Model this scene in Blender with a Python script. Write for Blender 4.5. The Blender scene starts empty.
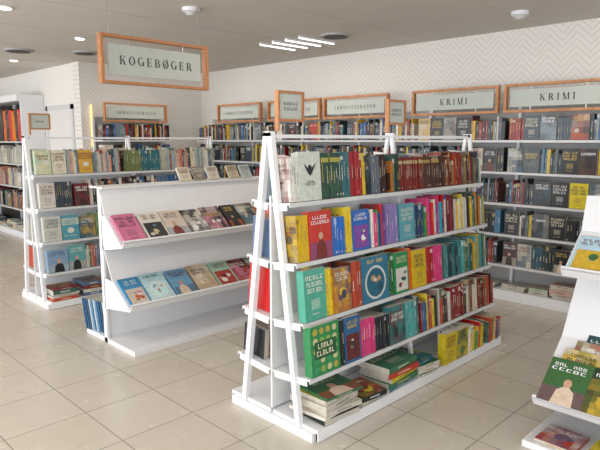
import bpy, math, random
from mathutils import Vector as V, Matrix, noise
random.seed(23)
R=random.random; U=random.uniform
D=bpy.data; C=bpy.context
def lin(c):
    if isinstance(c,str):
        c=tuple(int(c[i:i+2],16)/255 for i in (0,2,4))
    return tuple((x/12.92 if x<=.04045 else ((x+.055)/1.055)**2.4) for x in c[:3])+(1,)
# ---------------------------------------------------------------- materials
def newmat(name):
    m=D.materials.new(name); m.use_nodes=True
    nt=m.node_tree; b=nt.nodes['Principled BSDF']; return m,nt,b
def mat(name,col,rough=.5,metal=0,var=.06,scale=6,bump=0,emit=0):
    m,nt,b=newmat(name)
    n=nt.nodes.new('ShaderNodeTexNoise'); n.inputs['Scale'].default_value=scale; n.inputs['Detail'].default_value=4
    tc=nt.nodes.new('ShaderNodeTexCoord'); nt.links.new(tc.outputs['Object'],n.inputs['Vector'])
    r=nt.nodes.new('ShaderNodeValToRGB'); c=lin(col)
    r.color_ramp.elements[0].color=tuple(x*(1-var) for x in c[:3])+(1,)
    r.color_ramp.elements[1].color=tuple(min(1,x*(1+var)) for x in c[:3])+(1,)
    r.color_ramp.elements[0].position=.3; r.color_ramp.elements[1].position=.7
    nt.links.new(n.outputs['Fac'],r.inputs['Fac']); nt.links.new(r.outputs['Color'],b.inputs['Base Color'])
    b.inputs['Roughness'].default_value=rough; b.inputs['Metallic'].default_value=metal
    if emit:
        b.inputs['Emission Color'].default_value=c; b.inputs['Emission Strength'].default_value=emit
    return m
M_white=mat('white_powdercoat','e9e9ea',.38,0,.02)
M_edge=mat('price_rail','cbcbca',.3,0,.03)
M_grey=mat('grey_backpanel','a9a8a6',.5,0,.05)
M_ceil=mat('ceiling_paint','cdc6bd',.9,0,.03,2)
M_plain=mat('plain_wall_paint','e6e2db',.85,0,.02,3)
M_sign=mat('sign_board','b9beb5',.7,0,.02)
M_ink=mat('sign_ink','35382f',.7,0,.02)
M_dark=mat('dark_metal','2c2a28',.5,.3,.05)
M_chrome=mat('brushed_metal','b8b6b2',.3,.9,.05)
M_lamp=mat('lamp_glow','fff6e6',.5,0,0,emit=9)
M_tube=mat('tube_glow','f4f8ff',.5,0,0,emit=2.2)
M_warm=mat('warm_strip','ffd98a',.5,0,0,emit=1.3)
M_door=mat('door_paint','dcd8d2',.5,0,.02)
def wood():
    m,nt,b=newmat('oak_wood')
    tc=nt.nodes.new('ShaderNodeTexCoord'); w=nt.nodes.new('ShaderNodeTexWave'); w.inputs['Scale'].default_value=14
    w.inputs['Distortion'].default_value=5; w.inputs['Detail'].default_value=3
    r=nt.nodes.new('ShaderNodeValToRGB'); r.color_ramp.elements[0].color=lin('a66e42'); r.color_ramp.elements[1].color=lin('c08556')
    nt.links.new(tc.outputs['Object'],w.inputs['Vector']); nt.links.new(w.outputs['Fac'],r.inputs['Fac']); nt.links.new(r.outputs['Color'],b.inputs['Base Color'])
    b.inputs['Roughness'].default_value=.5; return m
M_wood=wood()
def bookmat():
    m,nt,b=newmat('printed_covers')
    a=nt.nodes.new('ShaderNodeAttribute'); a.attribute_name='Col'
    n=nt.nodes.new('ShaderNodeTexNoise'); n.inputs['Scale'].default_value=45; n.inputs['Detail'].default_value=3
    tc=nt.nodes.new('ShaderNodeTexCoord'); nt.links.new(tc.outputs['Object'],n.inputs['Vector'])
    mr=nt.nodes.new('ShaderNodeMapRange'); mr.inputs['To Min'].default_value=.62; mr.inputs['To Max'].default_value=1.15
    nt.links.new(n.outputs['Fac'],mr.inputs['Value'])
    mx=nt.nodes.new('ShaderNodeVectorMath'); mx.operation='SCALE'
    nt.links.new(a.outputs['Color'],mx.inputs[0]); nt.links.new(mr.outputs['Result'],mx.inputs['Scale'])
    nt.links.new(mx.outputs['Vector'],b.inputs['Base Color']); b.inputs['Roughness'].default_value=.34
    return m
M_book=bookmat()
def tilemat():
    m,nt,b=newmat('floor_tiles')
    tc=nt.nodes.new('ShaderNodeTexCoord'); br=nt.nodes.new('ShaderNodeTexBrick')
    br.offset=0; br.squash=1
    br.inputs['Scale'].default_value=1; br.inputs['Brick Width'].default_value=TILE; br.inputs['Row Height'].default_value=TILE
    br.inputs['Mortar Size'].default_value=.0035; br.inputs['Mortar Smooth'].default_value=.3; br.inputs['Bias'].default_value=0
    br.inputs['Color1'].default_value=lin('cec5b7'); br.inputs['Color2'].default_value=lin('c9bfb0'); br.inputs['Mortar'].default_value=lin('8f8678')
    nt.links.new(tc.outputs['Object'],br.inputs['Vector'])
    n=nt.nodes.new('ShaderNodeTexNoise'); n.inputs['Scale'].default_value=5; n.inputs['Detail'].default_value=6; nt.links.new(tc.outputs['Object'],n.inputs['Vector'])
    mr=nt.nodes.new('ShaderNodeMapRange'); mr.inputs['To Min'].default_value=.95; mr.inputs['To Max'].default_value=1.05; nt.links.new(n.outputs['Fac'],mr.inputs['Value'])
    mx=nt.nodes.new('ShaderNodeVectorMath'); mx.operation='SCALE'; nt.links.new(br.outputs['Color'],mx.inputs[0]); nt.links.new(mr.outputs['Result'],mx.inputs['Scale'])
    nt.links.new(mx.outputs['Vector'],b.inputs['Base Color'])
    mr2=nt.nodes.new('ShaderNodeMapRange'); mr2.inputs['To Min'].default_value=.2; mr2.inputs['To Max'].default_value=.32; nt.links.new(n.outputs['Fac'],mr2.inputs['Value'])
    nt.links.new(mr2.outputs['Result'],b.inputs['Roughness'])
    bp=nt.nodes.new('ShaderNodeBump'); bp.inputs['Strength'].default_value=.2; bp.inputs['Distance'].default_value=.002; bp.invert=True
    nt.links.new(br.outputs['Fac'],bp.inputs['Height']); nt.links.new(bp.outputs['Normal'],b.inputs['Normal'])
    return m
TILE=.45
M_floor=tilemat()
def herring(name,axis):
    m,nt,b=newmat(name); L=nt.links
    tc=nt.nodes.new('ShaderNodeTexCoord'); sp=nt.nodes.new('ShaderNodeSeparateXYZ'); L.new(tc.outputs['Object'],sp.inputs[0])
    def mt(op,a,bv=None,cv=None):
        n=nt.nodes.new('ShaderNodeMath'); n.operation=op
        for i,v in enumerate((a,bv,cv)):
            if v is None: continue
            if isinstance(v,(int,float)): n.inputs[i].default_value=v
            else: L.new(v,n.inputs[i])
        return n.outputs[0]
    pp=mt('PINGPONG',sp.outputs[axis],.13)
    s=mt('ADD',pp,sp.outputs['Z'])
    f=mt('FRACT',mt('DIVIDE',s,.065))
    l=mt('LESS_THAN',f,.16)
    mix=nt.nodes.new('ShaderNodeMix'); mix.data_type='RGBA'
    mix.inputs[6].default_value=lin('e4dfd8'); mix.inputs[7].default_value=lin('cdc6bd'); L.new(l,mix.inputs[0])
    L.new(mix.outputs[2],b.inputs['Base Color']); b.inputs['Roughness'].default_value=.7
    return m
M_herY=herring('herringbone_paper_side','Y'); M_herX=herring('herringbone_paper_end','X')
# ---------------------------------------------------------------- mesh builder
X_=V((1,0,0));Y_=V((0,1,0));Z_=V((0,0,1))
class MB:
    def __init__(s): s.v=[];s.f=[];s.m=[];s.c=[];s.mats=[]
    def mi(s,m):
        if m not in s.mats: s.mats.append(m)
        return s.mats.index(m)
    def face(s,pts,m,col=(1,1,1,1)):
        i=len(s.v); s.v+= [tuple(p) for p in pts]; s.f.append(tuple(range(i,i+len(pts)))); s.m.append(s.mi(m)); s.c.append(col)
    def box(s,o,ex,ey,ez,sx,sy,sz,m,col=None):
        o=V(o);a=ex*sx;b=ey*sy;c=ez*sz
        i=len(s.v); s.v+=[tuple(p) for p in (o,o+a,o+a+b,o+b,o+c,o+a+c,o+a+b+c,o+b+c)]
        F=[(0,1,5,4),(2,3,7,6),(3,0,4,7),(1,2,6,5),(4,5,6,7),(3,2,1,0)] #front back left right top bottom
        k=s.mi(m)
        for j,f in enumerate(F):
            s.f.append(tuple(i+q for q in f)); s.m.append(k)
            s.c.append((1,1,1,1) if col is None else (col[j] if isinstance(col,list) else col))
    def aa(s,x0,y0,z0,x1,y1,z1,m): s.box((x0,y0,z0),X_,Y_,Z_,x1-x0,y1-y0,z1-z0,m)
    def beam(s,p,q,w,d,m,side=X_):
        p=V(p);q=V(q);ez=(q-p);L=ez.length;ez=ez/L; ex=(side-ez*side.dot(ez)).normalized(); ey=ez.cross(ex)
        s.box(p-ex*w/2-ey*d/2,ex,ey,ez,w,d,L,m)
    def cyl(s,p,q,r,m,n=16,r2=None):
        p=V(p);q=V(q);ez=(q-p).normalized(); t=X_ if abs(ez.x)<.9 else Y_; ex=ez.cross(t).normalized(); ey=ez.cross(ex); r2=r if r2 is None else r2
        A=[p+(ex*math.cos(a)+ey*math.sin(a))*r for a in [2*math.pi*i/n for i in range(n)]]
        B=[q+(ex*math.cos(a)+ey*math.sin(a))*r2 for a in [2*math.pi*i/n for i in range(n)]]
        for i in range(n): s.face([A[i],A[(i+1)%n],B[(i+1)%n],B[i]],m)
        s.face(A[::-1],m); s.face(B,m)
    def obj(s,name):
        me=D.meshes.new(name); me.from_pydata(s.v,[],s.f)
        for m in s.mats: me.materials.append(m)
        me.polygons.foreach_set('material_index',s.m)
        ca=me.color_attributes.new('Col','FLOAT_COLOR','CORNER'); buf=[]
        for f,c in zip(s.f,s.c): buf+=list(c)*len(f)
        ca.data.foreach_set('color',buf); me.update()
        o=D.objects.new(name,me); C.scene.collection.objects.link(o)
        return o
# ---------------------------------------------------------------- books
CREAM=lin('cfc8b8')
P_mix=['2b3a55','7a2226','d8cfc0','1f1f22','3f6a5f','b8732f','e2c23c','556b8a','8c3b4a','d6d3cb','2f5d8a','4b3b33','c24a2e','6f8f7a','9b9488','223a33']
P_kid=['e5c21f','d12f2a','2e68b8','3f9a4a','e87a22','f0e6d0','7c4a9c','27a0b0','d6417c','f2d94e','1f4f8f','c9201f','f4f0e6']
P_dark=['1d1d20','2a2d36','5a1f22','26343d','3b3a3a','8a8378','6a2a2a','d0c8b8','22303a','45505a','7b2b20','16181c','c9bfae']
P_teal=['2f6f6c','3b7f86','204a50','88a9a0','d9dccf','315a44','6a8c5a','c9a441','23343c','4f9a9a']
P_pale=['d9d3c8','c4bdb2','e6e2da','a9b4b0','8fa3ad','cfa89a','e0cfa0','b5c1a5','6b7d8c','93504c','394a55','d98f72']
P_hist=['5f1f1c','7a2c22','3b2a22','8b6a3a','a33a2a','2a2c30','c9b58a','4a1a1a','6a5a4a','903024','d8cdb5']
P_cook=['d9829a','e6ddcc','2c2a2c','b3473a','c9b896','5f8fa6','e8e4dc','5a6b3a','d8c9b8','29374a','c46a3a','8a2230']
P_cr=['1d1d20','2a2d36','5a1f22','26343d','3b3a3a','c8c0b2','8a2a24','22303a','45505a','a02b20','16181c','d8d0c0','2f5a6a','7a8a90','c9a030','2f5f9a']
P_night=['1b1c20','24303a','3a4650','15171a','4a2a28','2c2420','56636a','1f2a2c','8a8f8c','6a2018']
P_blk=['18191c','202226','2a3036','5a605f','8a2420','c9c2b0','24343c','101214','cdb03a','3a6a8a']
def jit(c,a=.12):
    k=1+U(-a,a); return tuple(min(1,x*k) for x in c[:3])+(1,)
def mixc(a,b,t): return tuple(a[i]*(1-t)+b[i]*t for i in range(3))+(1,)
def contrast(c,t=None):
    l=.3*c[0]+.6*c[1]+.1*c[2]
    k=lin(random.choice(['f2efe6','f4e9c8','ffffff','e8c860'])) if l<.3 else lin(random.choice(['22232a','7a1f22','28405a']))
    return mixc(c,k,U(.35,.8) if t is None else t)
class Fr:
    def __init__(s,ex,ey,ez): s.ex=ex;s.ey=ey;s.ez=ez
def rect(mb,o,ex,ez,n,x0,z0,x1,z1,col,off=.0007):
    b=o+n*off
    mb.face([b+ex*x0+ez*z0,b+ex*x1+ez*z0,b+ex*x1+ez*z1,b+ex*x0+ez*z1],M_book,col)
def disc(mb,o,ex,ez,n,cx,cz,r,col,off=.001,k=12,sq=1,ph=0):
    b=o+n*off
    mb.face([b+ex*(cx+r*math.cos(a))+ez*(cz+r*sq*math.sin(a)) for a in [2*math.pi*i/k+ph for i in range(k)]],M_book,col)
def cover(mb,o,ex,ez,n,w,h,col,style=None,pal=P_mix,hi=True):
    st=style or random.choice(['pic','title','photo','band','photo','photo','photo','fig'])
    ct=contrast(col,.85)
    def bars(zt,k,hh,wd=.8,c=None):
        c=c or ct
        for i in range(k):
            nl=random.randint(5,10); ww=w*U(wd-.25,wd); cw=ww/nl; z=zt-hh*(i+1)*1.45; x0=(w-ww)/2
            for j in range(nl):
                if nl>6 and j==nl//2 and R()<.5: continue
                x=x0+cw*j; t=cw*.22; q=random.randint(0,3)
                rect(mb,o,ex,ez,n,x,z,x+t,z+hh,c,.0022)
                if q!=1: rect(mb,o,ex,ez,n,x+t,z+hh*.8,x+cw*.72,z+hh,c,.0022)
                if q in (0,2): rect(mb,o,ex,ez,n,x+cw*.5,z,x+cw*.72,z+hh*.8,c,.0022)
                if q!=2: rect(mb,o,ex,ez,n,x+t,z,x+cw*.72 if q!=0 else x+cw*.5,z+hh*.2,c,.0022)
    if st=='pic':
        c2=jit(lin(random.choice(pal))); rect(mb,o,ex,ez,n,w*.08,h*.06,w*.92,h*.62,c2)
        for _ in range(6): disc(mb,o,ex,ez,n,w*U(.25,.75),h*U(.16,.5),w*U(.05,.16),jit(lin(random.choice(pal))),.001+_*.00015,random.choice([5,7,12]),U(.5,1),U(0,3))
        bars(h*.94,2,h*.065)
    elif st=='title': bars(h*.92,3,h*.085,.88); rect(mb,o,ex,ez,n,w*.3,h*.22,w*.7,h*.42,mixc(col,ct,.3)); bars(h*.16,1,h*.03,.5)
    elif st=='disc':
        disc(mb,o,ex,ez,n,w*.5,h*.42,w*.4,mixc(col,lin('e8e4d8'),.75),.001,22); disc(mb,o,ex,ez,n,w*.5,h*.42,w*.34,jit(col,.3),.0013,22)
        for _ in range(8): disc(mb,o,ex,ez,n,w*U(.32,.68),h*U(.28,.56),w*U(.03,.1),mixc(col,lin(random.choice(['e8e4d8','203040','d8a050'])),.7),.0015+_*.0001,7,U(.5,1.2))
        bars(h*.97,1,h*.08)
    elif st=='band':
        rect(mb,o,ex,ez,n,0,h*.6,w,h*.88,mixc(col,ct,.6)); bars(h*.84,2,h*.07,.85,col); bars(h*.2,1,h*.04)
        disc(mb,o,ex,ez,n,w*.5,h*.38,w*.22,jit(lin(random.choice(pal))),.001,8,.8)
    elif st=='fig':
        bg=mixc(col,lin(random.choice(pal)),.5); rect(mb,o,ex,ez,n,0,0,w,h*.35,bg)
        cx=w*U(.4,.6); k=jit(lin(random.choice(['1c1c20','3a2a26','e0c8b0','7a2a20'])),.1)
        mb.face([o+n*.0012+ex*(cx+w*a)+ez*h*b for a,b in ((-.25,0),(.25,0),(.2,.3),(.06,.4),(-.06,.4),(-.2,.3))],M_book,k); disc(mb,o,ex,ez,n,cx,h*.48,w*.1,lin('c9a084'),.0014,10,1.2)
        bars(h*.93,2,h*.07,.85)
    elif st=='bird':
        k=lin('23262a'); disc(mb,o,ex,ez,n,w*.5,h*.66,w*.1,k,.001,8,1.2); mb.face([o+n*.0012+ex*w*a+ez*h*b for a,b in ((.2,.78),(.5,.62),(.8,.78),(.62,.58),(.5,.5),(.38,.58))],M_book,k); bars(h*.42,3,h*.025,.5,lin('5a6058'))
    elif st=='dots':
        for i in range(4):
            for j in range(5): disc(mb,o,ex,ez,n,w*(.16+.225*i),h*(.12+.19*j),w*.09,lin(random.choice(['8fae5a','c9c690','3f9a6a','b8a84a'])),.001,random.choice([5,6,8]),1,U(0,3))
        rect(mb,o,ex,ez,n,w*.12,h*.33,w*.88,h*.68,lin('1f5a3a'),.0018); bars(h*.68,2,h*.1,.7,lin('f0e6c0'))
    else:
        a,b,c3=col,jit(lin(random.choice(pal)),.2),jit(lin(random.choice(pal)),.3); nx,nz=(6,8) if hi else (3,4); sd=U(0,100)
        for i in range(nx):
            for j in range(nz):
                v=noise.noise(V((i*.45+sd,j*.4,sd)))*.9+.4; v2=noise.noise(V((i*.5,j*.5+sd,sd*2)))+.3
                cc=mixc(mixc(a,b,min(1,max(0,v*1.3-.2))),c3,min(.9,max(0,v2*.8-.1)))
                rect(mb,o,ex,ez,n,w*i/nx,h*j/nz,w*(i+1)/nx,h*(j+1)/nz,cc)
        for q in range(3 if hi else 1):
            disc(mb,o,ex,ez,n,w*U(.3,.7),h*U(.2,.5),w*U(.08,.22),mixc(random.choice([c3,b]),a,U(0,.4)),.0012+.0002*q,random.randint(5,9),U(.6,1.3),U(0,2))
        bars(h*U(.8,.97),random.choice([1,2,2]),h*U(.06,.09),.88,contrast(a,.9))
def spine(mb,o,fr,t,d,h,col,side=False,stripe=None):
    ex,ey,ez=fr.ex,fr.ey,fr.ez
    mb.box(o,ex,ey,ez,t*.95,d,h,M_book,[col,CREAM,jit(col,.05),col,CREAM,CREAM])
    if t>.012 and R()<.8:
        ct=contrast(col); z=h*U(.3,.5); end=z+h*U(.2,.42)
        a0,a1=(.34,.56) if t>.02 else (.35,.6)
        while z<end:
            l=h*U(.02,.07); rect(mb,o,ex,ez,-ey,t*a0,z,t*a1,min(end,z+l),ct); z+=l+h*.012
        if R()<.4: rect(mb,o,ex,ez,-ey,t*.3,h*.05,t*.65,h*.1,ct)
        if R()<.25: rect(mb,o,ex,ez,-ey,0,h*U(.8,.85),t*.95,h*U(.9,1),contrast(col,.5),.0005)
    if stripe: rect(mb,o,ex,ez,-ey,0,h*stripe[0],t*.95,h*stripe[1],stripe[2],.001)
    if side: cover(mb,o+ey*d,-ey,ez,-ex,d,h,col)
def faceout(mb,o,fr,w,t,h,col,style=None,pal=P_mix,hi=True):
    ex,ey,ez=fr.ex,fr.ey,fr.ez
    mb.box(o,ex,ey,ez,w,t,h,M_book,[col,col,col,CREAM,CREAM,CREAM])
    cover(mb,o,ex,ez,-ey,w,h,col,style,pal,hi)
def pile(mb,o,fr,w,d,n,pal,tmax=.04,art=True):
    z=0
    for i in range(n):
        t=U(.015,tmax); ww=w*U(.85,1); dd=d*U(.85,1); a=U(-.12,.12)
        ex=(fr.ex+fr.ey*a).normalized(); ey=(fr.ey-fr.ex*a).normalized()
        c=jit(lin(random.choice(pal)),.15); oo=o+fr.ez*z+fr.ex*U(0,w-ww)+fr.ey*U(0,.02)
        mb.box(oo,ex,ey,fr.ez,ww,dd,t,M_book,[c if R()<.6 else CREAM,CREAM,CREAM if R()<.5 else c,c,c,c])
        rect(mb,oo,ex,fr.ez,-ey,ww*.3,t*.35,ww*.7,t*.65,contrast(c,.5))
        if i==n-1 and art: cover(mb,oo+fr.ez*t,ex,ey,fr.ez,ww,dd,c,None,pal)
        z+=t+.001
    return z
def row(mb,o,fr,L,H,dep,items,pal,hi=True):
    x=0.0; first=True; items=list(items)
    def put_spine(t,h,c,**k):
        nonlocal x,first
        d=min(dep-.005,dep*U(.88,1)); off=U(0,.012)
        spine(mb,o+fr.ex*x+fr.ey*off,fr,t,d-off,h,c,side=first or h>H*.93,**k); x+=t; first=False
    while x<L-.02:
        it=items.pop(0) if items else ('R',U(.12,.3))
        k=it[0]
        if k=='F':
            w=min(it[1],L-x)
            if w<.06: break
            for q in range(3):
                c=lin(it[3]) if isinstance(it[3],str) else it[3]
                p=o+fr.ex*(x+.002*q)+fr.ey*(.02*q)
                if q==0: faceout(mb,p,fr,w-.002,.018,it[2],c,it[4] if len(it)>4 else None,pal,hi)
                else: mb.box(p,fr.ex,fr.ey,fr.ez,w-.004*q-.002,.018,it[2]-.002*q,M_book,[c,c,c,CREAM,CREAM,CREAM])
            x+=w+.006; first=True
        elif k=='S':
            c=lin(it[2]); h=it[3]; t=it[4] if len(it)>4 else .025; st=(.8,.9,lin(it[5])) if len(it)>5 else None
            for _ in range(it[1]):
                if x+t>L: break
                put_spine(t,h,jit(c,.12),stripe=st)
        elif k=='G': x+=it[1]; first=True
        elif k=='P':
            w=min(it[1],L-x)
            if w>.08: pile(mb,o+fr.ex*x,fr,w,min(dep,.26),it[2],pal)
            x+=w+.01; first=True
        else:
            end=min(L,x+it[1]); p=it[2] if len(it)>2 else pal
            if R()<.28:
                n=random.randint(4,8); c=jit(lin(random.choice(p)),.2); h=H*U(.78,.98); t=U(.018,.035)
                for _ in range(n):
                    if x+t>end: break
                    put_spine(t,h,jit(c,.08))
            else:
                while x<end:
                    t=U(.012,.04)
                    if x+t>L: x=L; break
                    put_spine(t,H*U(.7,1),jit(lin(random.choice(p)),.2))
# ---------------------------------------------------------------- signs lettering
def glyph(ch):
    q=[];W=.16;T=.05
    def v(x,y0=0,y1=1,w=W): q.append([(x,y0),(x+w,y0),(x+w,y1),(x,y1)])
    def hb(x0,x1,y,t=T): q.append([(x0,y),(x1,y),(x1,y+t),(x0,y+t)])
    def dg(x0,y0,x1,y1,w): q.append([(x0,y0),(x0+w,y0),(x1+w,y1),(x1,y1)])
    def arc(cx,cy,rx,ry,a0,a1,w=W,t=T,n=14):
        for i in range(n):
            a=math.radians(a0+(a1-a0)*i/n);b=math.radians(a0+(a1-a0)*(i+1)/n)
            q.append([(cx+rx*math.cos(a),cy+ry*math.sin(a)),(cx+rx*math.cos(b),cy+ry*math.sin(b)),(cx+(rx-w)*math.cos(b),cy+(ry-t)*math.sin(b)),(cx+(rx-w)*math.cos(a),cy+(ry-t)*math.sin(a))])
    def sf(x,w=W):
        for y in (0,1-T): hb(x-.08,x+w+.08,y)
    wd=.8
    if ch=='I': v(.1);sf(.1);wd=.36
    elif ch=='K': v(.1);sf(.1);dg(.26,.4,.66,1,.06);dg(.62,0,.36,.55,.17);hb(.55,.86,0);hb(.55,.82,.95);wd=.86
    elif ch in 'OØ':
        arc(.42,.5,.4,.52,0,360,n=24);wd=.84
        if ch=='Ø': dg(.1,-.1,.68,1.1,.06)
    elif ch=='G': arc(.42,.5,.4,.52,45,330,n=20);v(.62,.05,.45,.15);hb(.5,.86,.42);wd=.86
    elif ch=='E': v(.1);sf(.1);hb(.1,.68,0);hb(.1,.66,.95);hb(.2,.52,.48);v(.62,0,.25,.05);v(.6,.75,1,.05);v(.48,.36,.64,.05);wd=.74
    elif ch=='B': v(.1);sf(.1);arc(.3,.75,.36,.25,-90,90);arc(.3,.26,.42,.26,-90,90);wd=.78
    elif ch=='R': v(.1);sf(.1);arc(.3,.74,.38,.26,-90,90);dg(.6,0,.38,.5,.17);hb(.6,.86,0);wd=.86
    elif ch=='D': v(.1);sf(.1);arc(.3,.5,.48,.5,-90,90);wd=.84
    elif ch=='S': arc(.34,.74,.28,.28,40,270);arc(.34,.26,.3,.28,-140,90);wd=.68
    elif ch=='N': v(.12,w=.05);v(.72,w=.05);dg(.68,0,.1,1,.16);hb(0,.26,0);hb(.62,.86,.95);wd=.9
    elif ch=='L': v(.1);sf(.1);hb(.1,.66,0);v(.62,0,.25,.05);wd=.7
    elif ch=='T': v(.3);hb(.22,.54,0);hb(.02,.74,.95);v(.02,.75,1,.05);v(.7,.75,1,.05);wd=.76
    elif ch=='A': dg(.06,0,.38,1,.05);dg(.6,0,.3,1,.17);hb(.2,.6,.3);hb(0,.22,0);hb(.52,.84,0);wd=.84
    elif ch=='U': v(.1,.25);arc(.42,.28,.32,.3,180,360);v(.69,.25,1,.05);hb(.02,.34,.95);hb(.6,.84,.95);wd=.84
    elif ch=='M': v(.12,w=.05);v(.82,w=.16);dg(.44,0,.1,1,.16);dg(.46,0,.84,1,.05);hb(.02,.26,0);hb(.74,1.06,0);wd=1.08
    else: wd=.4
    return q,wd
def letters(mb,txt,c,ex,ez,n,h,space=.22):
    gl=[glyph(a) for a in txt]; tot=sum(g[1]+space for g in gl)-space
    x=-tot/2*h; o=V(c)-ez*h/2+n*.002
    for q,w in gl:
        for k,p in enumerate(q): mb.face([o+n*(.0002*k)+ex*(x+a*h)+ez*(b*h) for a,b in p],M_ink)
        x+=(w+space)*h
def sign(name,o,ex,ey,w,h,txts,th,bar=.025,gap=.03,dep=.05,hang=None,legs=0,space=.25,bm=None):
    mb=MB();o=V(o);ez=Z_;bm=bm or M_sign
    mb.box(o,ex,ey,ez,bar,dep,h,M_wood);mb.box(o+ex*(w-bar),ex,ey,ez,bar,dep,h,M_wood)
    mb.box(o+ex*bar,ex,ey,ez,w-2*bar,dep,bar,M_wood);mb.box(o+ex*bar+ez*(h-bar),ex,ey,ez,w-2*bar,dep,bar,M_wood)
    b=bar+gap; y=dep/2-.006
    mb.box(o+ex*b+ez*b+ey*y,ex,ey,ez,w-2*b,.012,h-2*b,bm)
    if gap>.005:
        for xx in (.25,.75):
            for z0 in (bar,h-b): mb.box(o+ex*w*xx+ez*z0+ey*(y+.004),ex,ey,ez,.006,.005,gap,M_chrome)
    c=o+ex*w/2+ez*h/2+ey*y
    nl=len(txts)
    for i,t in enumerate(txts):
        zz=((nl-1)/2-i)*th*1.5
        letters(mb,t,c+ez*zz,ex,ez,-ey,th,space); letters(mb,t,c+ez*zz+ey*.012,-ex,ez,ey,th,space)
    if hang:
        for xx in (.08,.92): mb.cyl(o+ex*w*xx+ey*dep/2+ez*h,V((*(o+ex*w*xx+ey*dep/2).xy,hang)),.003,M_chrome,6)
    if legs:
        mb.box(o-ez*legs,ex,ey,ez,bar*.8,dep,legs,M_wood)
    return mb.obj(name)
# ---------------------------------------------------------------- room
CH=2.7
def roombox(name,a,b,m):
    mb=MB(); mb.aa(*a,*b,m); return mb.obj(name)
roombox('floor',(-3.2,-3.2,-.1),(6,13.2,0),M_floor)
mb=MB(); mb.aa(-3.2,-3.2,CH,6,13.2,CH+.1,M_ceil)
mb.obj('ceiling')
mb=MB()
for y in [i*1.2 for i in range(-2,11)]: mb.aa(-3,y,CH-.002,5.75,y+.004,CH,M_grey)
mb.obj('trim_1')
roombox('wall_east',(5.75,-3.2,0),(5.95,8.3,CH),M_herY)
roombox('wall_north',(3.66,8.1,0),(5.75,8.3,CH),M_herX)
roombox('wall_alcove',(3.66,8.3,0),(3.8,13.2,CH),M_plain)
roombox('wall_far',(-3.2,13,0),(3.66,13.2,CH),M_plain)
mb=MB(); mb.aa(-3.2,-3,0,-3,13,.25,M_plain); mb.aa(-3.2,-3,2.5,-3,13,CH,M_plain)
for y in (-3,.2,3.4,6.6,9.8,12.8): mb.aa(-3.2,y,.25,-3,y+.2,2.5,M_plain)
mb.obj('wall_west')
for i,y in enumerate((0,3.2,6.4,9.6)):
    mb=MB(); y0=-3+.2+y; y1=y0+3.0
    for a in (y0,y0+1.48,y1-.04): mb.aa(-3.14,a,.25,-3.06,a+.04,2.5,M_dark)
    mb.aa(-3.14,y0,.25,-3.06,y1,.29,M_dark); mb.aa(-3.14,y0,2.46,-3.06,y1,2.5,M_dark)
    mb.obj('window_%d'%(i+1))
mb=MB(); mb.aa(-3,-3.2,0,5.75,-3,.25,M_plain); mb.aa(-3,-3.2,2.5,5.75,-3,CH,M_plain)
for x in (-3,-.1,2.8,5.55): mb.aa(x,-3.2,.25,x+.2,-3,2.5,M_plain)
mb.obj('wall_south')
mb=MB()
for a in (-2.8,-1.4,-.14): mb.aa(a,-3.14,.25,a+.04,-3.06,2.5,M_dark)
for a in (.1,1.4,2.76): mb.aa(a,-3.14,.25,a+.04,-3.06,2.5,M_dark)
mb.obj('window_5')
mb=MB(); x=3.658
mb.aa(x-.02,8.33,0,x,8.4,2.12,M_edge);mb.aa(x-.02,9.25,0,x,9.32,2.12,M_edge);mb.aa(x-.02,8.33,2.05,x,9.32,2.12,M_edge)
mb.aa(x-.012,8.4,0,x,9.25,2.05,M_door);mb.aa(x-.03,8.45,1.0,x-.012,8.49,1.1,M_chrome);mb.cyl((x-.04,8.47,1.05),(x-.04,8.59,1.05),.01,M_chrome,8)
mb.obj('door_1')
# ---------------------------------------------------------------- gondola shelving
SZ=[(1.27,.15),(.95,.20),(.63,.25),(.335,.30)]
tilt=math.radians(5)
def sideframe(s):
    if s<0: ex,ey=X_,Y_
    else: ex,ey=-X_,-Y_
    ey2=(ey*math.cos(tilt)-Z_*math.sin(tilt)); ez=(Z_*math.cos(tilt)+ey*math.sin(tilt))
    return Fr(ex,ey2,ez)
def gondola(x0,x1,yc,posts):
    mb=MB()
    for i,x in enumerate(posts):
        tw=.032 if i==0 else .022
        for s in (-1,1):
            mb.beam((x,yc+s*.235,.02),(x,yc+s*.013,1.64),tw,.034 if i==0 else .024,M_white)
        mb.aa(x-.015,yc-.34,0,x+.015,yc+.34,.05,M_white)
        mb.aa(x-tw/2,yc-.032,1.62,x+tw/2,yc+.032,1.645,M_white)
    mb.aa(x0,yc-.01,1.61,x1,yc+.01,1.63,M_white)
    mb.aa(x0+.02,yc-.006,.08,x1-.02,yc+.006,1.30,M_white)
    for s in (-1,1):
        fr=sideframe(s); xs=x0+.02 if s<0 else x1-.02; L=x1-x0-.04
        for z,off in SZ:
            o=V((xs,yc+s*off,z-.010)); dep=off-.012
            mb.box(o,fr.ex,fr.ey,fr.ez,L,dep,.010,M_white)
            mb.box(o-fr.ey*.005-fr.ez*.014,fr.ex,fr.ey,fr.ez,L,.005,.024,M_edge)
            for xx in [0]+[L/2-.002]+[L-.004]:
                mb.box(o+fr.ex*xx-fr.ez*.03+fr.ey*.02,fr.ex,fr.ey,fr.ez,.004,dep-.03,.03,M_white)
        mb.box((xs,yc+s*.36,.05),fr.ex,Y_ if s<0 else -Y_,Z_,L,.35,.02,M_white)
        mb.box((xs,yc+s*.366,.004),fr.ex,Y_ if s<0 else -Y_,Z_,L,.006,.066,M_white)
    return mb.obj('bookstore_gondola_shelf')
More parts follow.
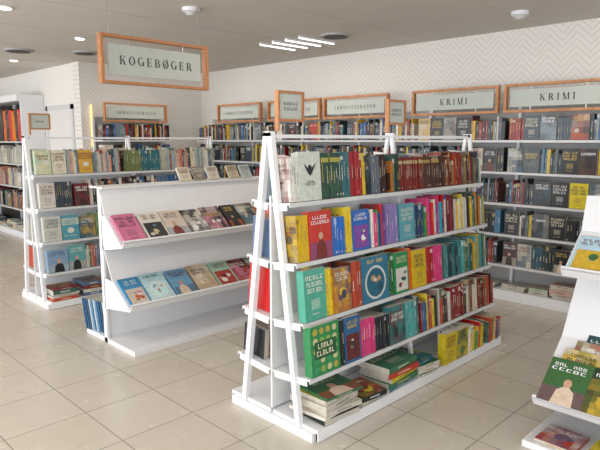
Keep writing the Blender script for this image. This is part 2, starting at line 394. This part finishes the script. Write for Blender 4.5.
def gbooks(x0,x1,yc,front,back,pals,bpals,H=(.25,.27,.275,.255)):
    mb=MB()
    for s,rows,pp in ((-1,front,pals),(1,back,bpals)):
        fr=sideframe(s); xs=x0+.04 if s<0 else x1-.04; L=x1-x0-.08
        for i,(z,off) in enumerate(SZ):
            it=rows[i] if i<len(rows) else []
            if it is None: continue
            o=V((xs,yc+s*(off+.006),z))+fr.ez*.004
            row(mb,o,fr,L,H[i],min(off-.02,.2),it,pp[i])
        it=rows[4] if len(rows)>4 else [('P',.22,3),('G',.2),('P',.2,2),('G',.3),('P',.22,4)]
        f2=Fr(fr.ex,Y_ if s<0 else -Y_,Z_)
        if it is not None: row(mb,V((xs,yc+s*.375,.073)),f2,L,.2,.28,it+[('G',9)],pp[4])
    return mb.obj('shelved_books')
G1=(2.05,4.2,2.30)
gondola(*G1,(2.065,3.15,4.185))
front=[
 [('S',3,'d8d8cc',.235,.02),('F',.17,.265,'ccd3c6','bird'),('S',7,'2c4f3f',.255,.024,'b0a850'),('S',3,'356a70',.26,.025),('S',5,'a3262a',.26,.022),('S',2,'d9c02a',.25,.02),('G',.05),('S',4,'6a7480',.23,.022),('S',3,'3a1c1c',.24,.025),('G',.04),('R',.08),('S',12,'7a2c26',.215,.022,'c0b080'),('S',10,'51342c',.215,.022,'b09050'),('R',.5,P_hist)],
 [('S',4,'dcb41c',.25,.022),('F',.18,.265,'c43424','fig'),('R',.22,P_kid),('S',3,'e0c428',.265,.022),('F',.16,.24,'2e68b8','pic'),('R',.14,P_kid),('S',4,'8a7ab0',.25,.03),('G',.02),('F',.17,.24,'5fa2ae','title'),('S',4,'2f4a6a',.22,.025),('R',.3,P_kid),('R',1,P_mix)],
 [('F',.17,.28,'4fa890','title'),('S',3,'e3c524',.265,.02),('F',.15,.25,'b8732f','photo'),('R',.1,P_mix),('F',.26,.275,'2f7490','disc'),('S',2,'2f6a44',.27,.03),('F',.15,.26,'2f8a50','pic'),('S',2,'d8641f',.27,.02),('F',.16,.25,'d4b322','title'),('S',3,'b02a2a',.25,.03),('R',.3,P_kid),('R',.8,P_teal)],
 [('F',.23,.275,'2f8a50','dots'),('S',2,'1d2a20',.26,.02),('F',.14,.265,'2c5f90','pic'),('R',.2,P_kid),('R',.25,P_dark),('F',.16,.24,'3a7a7a','photo'),('R',.3,P_teal),('R',.4,P_mix),('S',5,'8a2a26',.23,.03),('R',.6,P_hist)],
 [('G',.03),('P',.3,6),('G',.02),('P',.2,2),('G',.04),('P',.32,5),('P',.22,4),('G',.06),('F',.16,.22,'d4bc2a','title'),('F',.15,.21,'c9b42a','photo'),('R',.2,P_kid),('G',.08),('R',.3,P_mix)],
]
back=[[('R',.5,P_mix)],[('R',.6,P_dark)],[('R',1,P_mix)],[('R',1,P_hist)],[('P',.3,3),('G',.3),('P',.25,2)]]
gbooks(*G1,front,back,[P_mix,P_kid,P_mix,P_dark,['2f6a44','1f2a24','3a7a5a','c9b42a','27708a','b33a2a','d8cfc0','e0c82a']],[P_pale,P_mix,P_kid,P_hist,P_mix])
G3=(2.02,4.2,5.75)
gondola(*G3,(2.035,3.1,4.185))
front3=[
 [('F',.15,.23,'b8cfb0'),('F',.14,.23,'e0d8c0','title'),('R',.12,P_pale),('F',.14,.23,'d8a840'),('R',.3,P_pale),('G',.05),('S',8,'6f7a48',.22,.025),('S',9,'2f6f78',.22,.025),('S',5,'b5b2a0',.22,.02)],
 [('F',.15,.24,'d5cfc4','title'),('R',.3,P_dark),('G',.02),('F',.15,.22,'7a2a2a'),('R',.5,P_mix)],
 [('F',.17,.24,'c9c9bd','title'),('F',.17,.24,'4f98a8'),('F',.16,.22,'2a5f7a','photo'),('R',.2,P_teal),('R',.5,P_mix)],
 [('F',.2,.22,'7f9bb5'),('F',.17,.24,'5ba0a0'),('R',.15,P_pale),('F',.17,.22,'c9c2b4'),('R',.3,P_dark)],
 [('P',.26,5),('G',.03),('P',.24,4),('G',.03),('S',6,'a02226',.1,.03)],
]
gbooks(*G3,front3,[[],[],[],[],[('P',.25,4),('G',.1),('P',.25,3)]],[P_pale,P_mix,P_teal,P_pale,P_mix],[P_mix]*5)
# ---------------------------------------------------------------- sloped face-out displays (single sided, folded sheet trays)
def tray_display(org,ex,ey,L,tiers,base_f,base_b,top,specs,pal,layers=(1,1)):
    o0=V(org); mb=MB(); bk=MB()
    for x in (0,L-.02): mb.box(o0+ex*x+ey*.01,ex,ey,Z_,.02,.05,top-.02,M_white)
    mb.box(o0+ex*.02+ey*.03,ex,ey,Z_,L-.04,.016,top-.02,M_white)
    mb.box(o0-ey*base_f,ex,ey,Z_,L,base_f+base_b,.035,M_white)
    mb.box(o0-ey*.02+Z_*(top-.02),ex,ey,Z_,L,.22,.012,M_white)
    for k,(lip,kink,tp) in enumerate(tiers):
        P=[o0+ey*a+Z_*b for a,b in (lip,kink,tp)]
        def plate(a,b,th=.01):
            d=b-a; ln=d.length; ez=d/ln; ein=ez.cross(ex).normalized()
            if ein.dot(ey)<0: ein=-ein
            mb.box(a,ex,ein,ez,L,th,ln,M_white); return ez,ein,ln
        ez,ein,ln=plate(P[0],P[1]); plate(P[1],P[2])
        mb.box(P[0]-ein*.05,ex,ein,ez,L,.05,.008,M_white)
        mb.box(P[0]-ein*.05,ex,ein,ez,L,.005,.022,M_white)
        for xx in (0.0,L/2,L-.006):
            mb.face([P[0]+ex*xx+ein*.01,P[1]+ex*xx+ein*.01,o0+ex*xx+ey*.02+Z_*kink[1],o0+ex*xx+ey*.02+Z_*(lip[1]-.06)],M_white)
        fr=Fr(ex,ein,ez)
        for lay in range(layers[k]-1,-1,-1):
            x=.02+.04*lay; sp=list(specs.get((k,lay),[]))
            while x<L-.18:
                if sp: w,h,c,stl=sp.pop(0); c=lin(c)
                else: w=U(.15,.22);h=U(.22,.27);c=jit(lin(random.choice(pal)));stl=None
                n=random.randint(2,3) if layers[k]==1 else 1
                base=.012*(layers[k]-1-lay)
                for q in range(n):
                    p=P[0]+ex*(x+.003*q)-ein*(.002+base+.012*(n-q))+ez*(.009+.08*lay)
                    if q==0: faceout(bk,p,fr,w,.011,h,c,stl,pal)
                    else: bk.box(p,ex,ein,ez,w,.011,h-.004*q,M_book,[c,c,c,CREAM,CREAM,CREAM])
                x+=w+U(-.0,.02)
    return mb,bk
sp={(0,0):[(.19,.29,'d8789a','title'),(.19,.28,'e2dccf','pic'),(.19,.28,'d9c8b8','fig'),(.2,.28,'2a1e1e','photo'),(.2,.29,'2a2c3c','photo'),(.14,.28,'1f1d1c','fig'),(.2,.28,'4a4038',None)],
    (1,0):[(.17,.29,'3f8fc0','pic'),(.21,.3,'bfe0e4','disc'),(.19,.28,'6fa0c0','fig'),(.2,.29,'c0a686','photo'),(.2,.28,'a8c6b0','pic'),(.2,.28,'5a2a1e','photo'),(.2,.28,'3a241e','photo'),(.18,.28,'9a2a2a','fig')]}
mb,bk=tray_display((2.0,4.16,0),X_,Y_,2.2,[((-.30,.81),(-.04,1.03),(.02,1.24)),((-.38,.34),(-.12,.53),(.01,.80))],.42,.38,1.25,sp,P_cook)
mb.obj('sloped_book_display')
for x,c in ((2.72,'d9d0b8'),(2.87,'8a7f6f'),(3.02,'d5cdc0'),(3.25,'c8b8a0'),(3.4,'b8c8c0')):
    fl=Fr(X_,(Y_-Z_*.6).normalized(),(Z_+Y_*.6).normalized())
    faceout(bk,V((x,4.16,1.256)),fl,.12,.015,.13,lin(c),'title')
for i in range(11):
    c=lin(random.choice(['4a7fa8','c7d6de','2f5f88','e0dccf','3a5a70']))
    bk.box(V((1.99+.006*i,4.53-.028*i,.037)),-Y_,X_,(Z_+Y_*.25).normalized(),.02,.2,.26,M_book,[c,CREAM,c,c,CREAM,CREAM])
bk.obj('display_books')
spr={(0,0):[(.2,.27,'bcd8e4','pic'),(.19,.27,'dfe6e8','title')],
     (1,0):[(.22,.27,'3f6a3a','fig'),(.2,.27,'1e2a20','photo')],(1,1):[(.21,.27,'d8b23a','photo'),(.2,.27,'6a3a7a','photo')],(1,2):[(.2,.26,'a8342c','photo'),(.2,.27,'3a6a8a','fig')],(1,3):[(.2,.24,'28303a','photo'),(.2,.27,'c0402a','fig')]}
P_mag=['3f6a3a','28303a','d8b23a','8a3a6a','b83428','e0dccf','3a6a8a','6a7a3a']
mb,bk=tray_display((3.56,1.16,0),-Y_,X_,2.0,[((-.34,.86),(-.08,1.08),(-.03,1.28)),((-.62,.20),(-.27,.49),(-.05,.86))],.74,.4,1.28,spr,P_mag,layers=(1,4))
mb.obj('sloped_book_display')
fr=Fr(-Y_,X_,Z_)
for i in range(7): pile(bk,V((2.83,1.12-.26*i,.037)),fr,.22,.22,1+i%2,['27708a','3f6a8a','c9b42a','b33a2a','d8cfc0'],.02)
bk.obj('display_books')
# ---------------------------------------------------------------- wall shelving
def wallshelf(o,ex,ey,L,bays,zs,name,pals,facep=.18,top=1.93,cols=None,back=M_grey,H=.25):
    o=V(o);mb=MB();bk=MB();dep=.33
    mb.box(o+ey*(dep-.01),ex,ey,Z_,L,.01,top,back)
    n=bays
    for i in range(n+1):
        x=min(L-.03,max(0,L*i/n-.015)); mb.box(o+ex*x+ey*(dep-.05),ex,ey,Z_,.03,.04,top,M_white)
    mb.box(o,ex,ey,Z_,L,dep-.01,.1,M_white)
    fr=Fr(ex,ey,Z_)
    for r,z in enumerate(zs):
        if z>.2:
            mb.box(o+Z_*(z-.02),ex,ey,Z_,L,dep-.05,.018,M_white); mb.box(o+Z_*(z-.024)-ey*.006,ex,ey,Z_,L,.006,.023,M_edge)
        for b in range(n):
            xb=L*b/n+.02; w=L/n-.04
            items=(cols or {}).get((b,r)); fp=facep(b) if callable(facep) else facep
            pal=pals[r%len(pals)]
            if items is None:
                items=[]; acc=0
                while acc<w:
                    if z<.2: ww=U(.18,.26); items.append(('P',ww,random.randint(2,5))); acc+=ww
                    elif R()<fp: items.append(('F',U(.13,.16),U(.21,.24),jit(lin(random.choice(P_night+['c9c2b0','b8402a'] if pal in (P_cr,P_blk) else pal))),random.choice(['photo','photo','title','fig']))); acc+=.16
                    else: a=U(.1,.25); items.append(('R',a)); acc+=a
            row(bk,o+ex*xb+ey*.02+Z_*(z+.001),fr,w,H,.17,items,pal,hi=False)
    mb.obj(name); bk.obj('shelved_books')
ZS=[1.60,1.29,.98,.67,.36,.102]
cols={(5,2):[('R',.25,P_blk),('F',.16,.23,'2c3438','photo'),('F',.16,.23,'1c1c1e','title'),('F',.16,.23,'e0c820','title'),('F',.16,.23,'b4b3a8','photo'),('R',.2)],
      (5,1):[('F',.15,.23,'2a3a3a','photo'),('F',.15,.23,'3c4a55','photo'),('R',.2,P_blk),('F',.15,.23,'1f2226','title'),('F',.15,.23,'5a3a30','photo'),('R',.3)],
      (5,0):[('R',.15),('F',.15,.23,'3d4a56','title'),('F',.15,.23,'7d8a90','photo'),('R',.25),('F',.15,.23,'b0522a','photo')],
      (4,0):[('F',.15,.23,'d0c0a8','photo'),('F',.15,.23,'2c3036','title'),('F',.15,.23,'b8b2a2','photo'),('F',.15,.23,'1a1a1c','title'),('R',.5)],
      (5,3):[('F',.15,.23,'202428','title'),('R',.12,P_blk),('F',.15,.23,'3a4a52','photo'),('F',.15,.23,'181a1c','title'),('R',.4,P_blk)]}
wallshelf((5.41,7.75,0),-Y_,X_,8.3,8,ZS,'wall_bookcase',[P_cr,P_blk,P_cr,P_blk,P_cr,P_pale],lambda b:.4 if b>3 else .2,cols=cols)
wallshelf((3.8,7.76,0),X_,Y_,1.15,1,ZS,'wall_bookcase',[P_cr],.15)
mer=[('S',3,'151517',.52,.07),('S',2,'e87018',.5,.07),('S',2,'1b1b1e',.52,.07),('S',2,'d8281a',.5,.07),('S',2,'f09018',.48,.06),('S',2,'17171a',.52,.07),('S',2,'d02a1c',.5,.07),('R',.2,['17171a','d9602a'])]
cm={(b,0):mer for b in range(3)}
wallshelf((3.32,12.95,0),-Y_,X_,3.5,3,[1.58,1.22,.85,.48,.102],'wall_bookcase',[P_dark,['d9d5cc','c9c4b8','e4e0d8','b8b2a6'],P_pale,P_mix,P_pale],.1,top=2.2,cols=cm,H=.3,back=M_dark)
mb=MB(); mb.aa(3.25,9.42,2.2,3.655,12.97,2.3,M_white); mb.aa(3.3,9.42,0,3.655,9.449,2.2,M_white); mb.obj('bookcase_cornice')
# ---------------------------------------------------------------- signs
sign('hanging_sign',(2.02,4.08,2.02),X_,Y_,.96,.36,['KOGEBØGER'],.064,bar=.022,gap=.045,dep=.06,hang=CH,space=.35)
for x,y,t in ((2.12,2.285,['BØRNE','BØGER']),(3.11,2.285,['BØRNE','BØGER'])):
    sign('shelf_top_sign',(x,y,1.70),X_,Y_,.2,.165,t,.018,bar=.014,gap=.0,dep=.03,legs=.052,space=.4)
sign('shelf_top_sign',(2.08,5.735,1.70),X_,Y_,.2,.155,['MAD'],.022,bar=.014,gap=.0,dep=.03,legs=.052,space=.35)
for y1,t,h in ((2.60,'KRIMI',.062),(3.66,'KRIMI',.062),(4.99,'SKØNLITTERATUR',.04),(6.05,'SKØNLITTERATUR',.04),(7.2,'SKØNLITTERATUR',.04)):
    sign('wall_sign',(5.40,y1,1.86),-Y_,X_,1.0,.27,[t],h,bar=.025,gap=.03,dep=.05,space=.4)
    mb=MB(); mb.aa(5.452,y1-.9,1.94,5.748,y1-.88,1.96,M_white); mb.aa(5.452,y1-.12,1.94,5.748,y1-.1,1.96,M_white); mb.obj('sign_bracket')
sign('wall_sign',(3.85,7.76,1.86),X_,Y_,1.02,.27,['SKØNLITTERATUR'],.04,bar=.025,gap=.03,dep=.05,space=.4)
mb=MB(); mb.aa(3.80,8.07,1.5,3.815,8.098,2.1,M_warm); mb.obj('led_strip')
# ---------------------------------------------------------------- ceiling fittings
def downlight(x,y,r=.06):
    mb=MB(); mb.cyl((x,y,CH-.012),(x,y,CH),r,M_white,20); mb.cyl((x,y,CH-.015),(x,y,CH-.012),r*.75,M_lamp,20); mb.obj('recessed_downlight')
for p in ((1.78,5.27),(2.86,6.25),(2.97,8.6)): downlight(*p)
for p in ((2.69,7.6,.17),(4.7,4.17,.16),(3.35,7.2,.15)):
    mb=MB(); mb.cyl((p[0],p[1],CH-.02),(p[0],p[1],CH),p[2],M_grey,24,p[2]); mb.cyl((p[0],p[1],CH-.026),(p[0],p[1],CH-.02),p[2]*.8,M_dark,24); mb.obj('ceiling_speaker')
for p in ((2.9,4.2),(5.0,2.3)):
    mb=MB(); mb.cyl((p[0],p[1],CH-.03),(p[0],p[1],CH),.075,M_white,20); mb.cyl((p[0],p[1],CH-.06),(p[0],p[1],CH-.03),.03,M_edge,16,.06); mb.obj('ceiling_fitting')
mb=MB()
for i in range(4):
    y=4.45+.21*i; mb.aa(4.45,y,CH-.03,5.0,y+.022,CH-.02,M_tube); mb.aa(4.45,y-.005,CH-.02,5.0,y+.027,CH,M_white)
mb.obj('ceiling_tube_light')
# ---------------------------------------------------------------- lights
def area(name,loc,sx,sy,e,col):
    l=D.lights.new(name,'AREA'); l.shape='RECTANGLE'; l.size=sx;l.size_y=sy;l.energy=e;l.color=col
    o=D.objects.new(name,l);o.location=loc;C.scene.collection.objects.link(o);return o
o=area('daylight_west',(-3.3,4.5,1.5),15,2.3,610,(.94,.965,1)); o.rotation_euler=(math.pi/2,0,-math.pi/2)
o=area('daylight_south',(1,-3.3,1.5),8,2.3,85,(.95,.97,1)); o.rotation_euler=(math.pi/2,0,0)
for x,y in ((1.2,1.2),(3.2,3.2),(1.8,6.6),(4.6,4.8),(4.6,1.2),(4.5,7),(.5,4)):  # added warm fill lights below the ceiling, not tied to the modelled downlights
    l=D.lights.new('ceiling_fill','AREA'); l.shape='DISK'; l.size=.3; l.energy=8; l.color=(1,.92,.82)
    o=D.objects.new('ceiling_fill',l); o.location=(x,y,CH-.04); C.scene.collection.objects.link(o)
w=D.worlds.new('sky'); C.scene.world=w; w.use_nodes=True
w.node_tree.nodes['Background'].inputs[0].default_value=(.75,.86,1,1); w.node_tree.nodes['Background'].inputs[1].default_value=.9
# ---------------------------------------------------------------- camera
cam=D.cameras.new('camera'); cam.lens=34.2; cam.sensor_width=36; co=D.objects.new('camera',cam); C.scene.collection.objects.link(co)
co.location=(0,0,1.6); th=math.radians(8.48); s=math.cos(th)/math.sqrt(2)
co.rotation_euler=V((s,s,-math.sin(th))).to_track_quat('-Z','Y').to_euler()
C.scene.camera=co
C.scene.view_settings.view_transform='Standard'
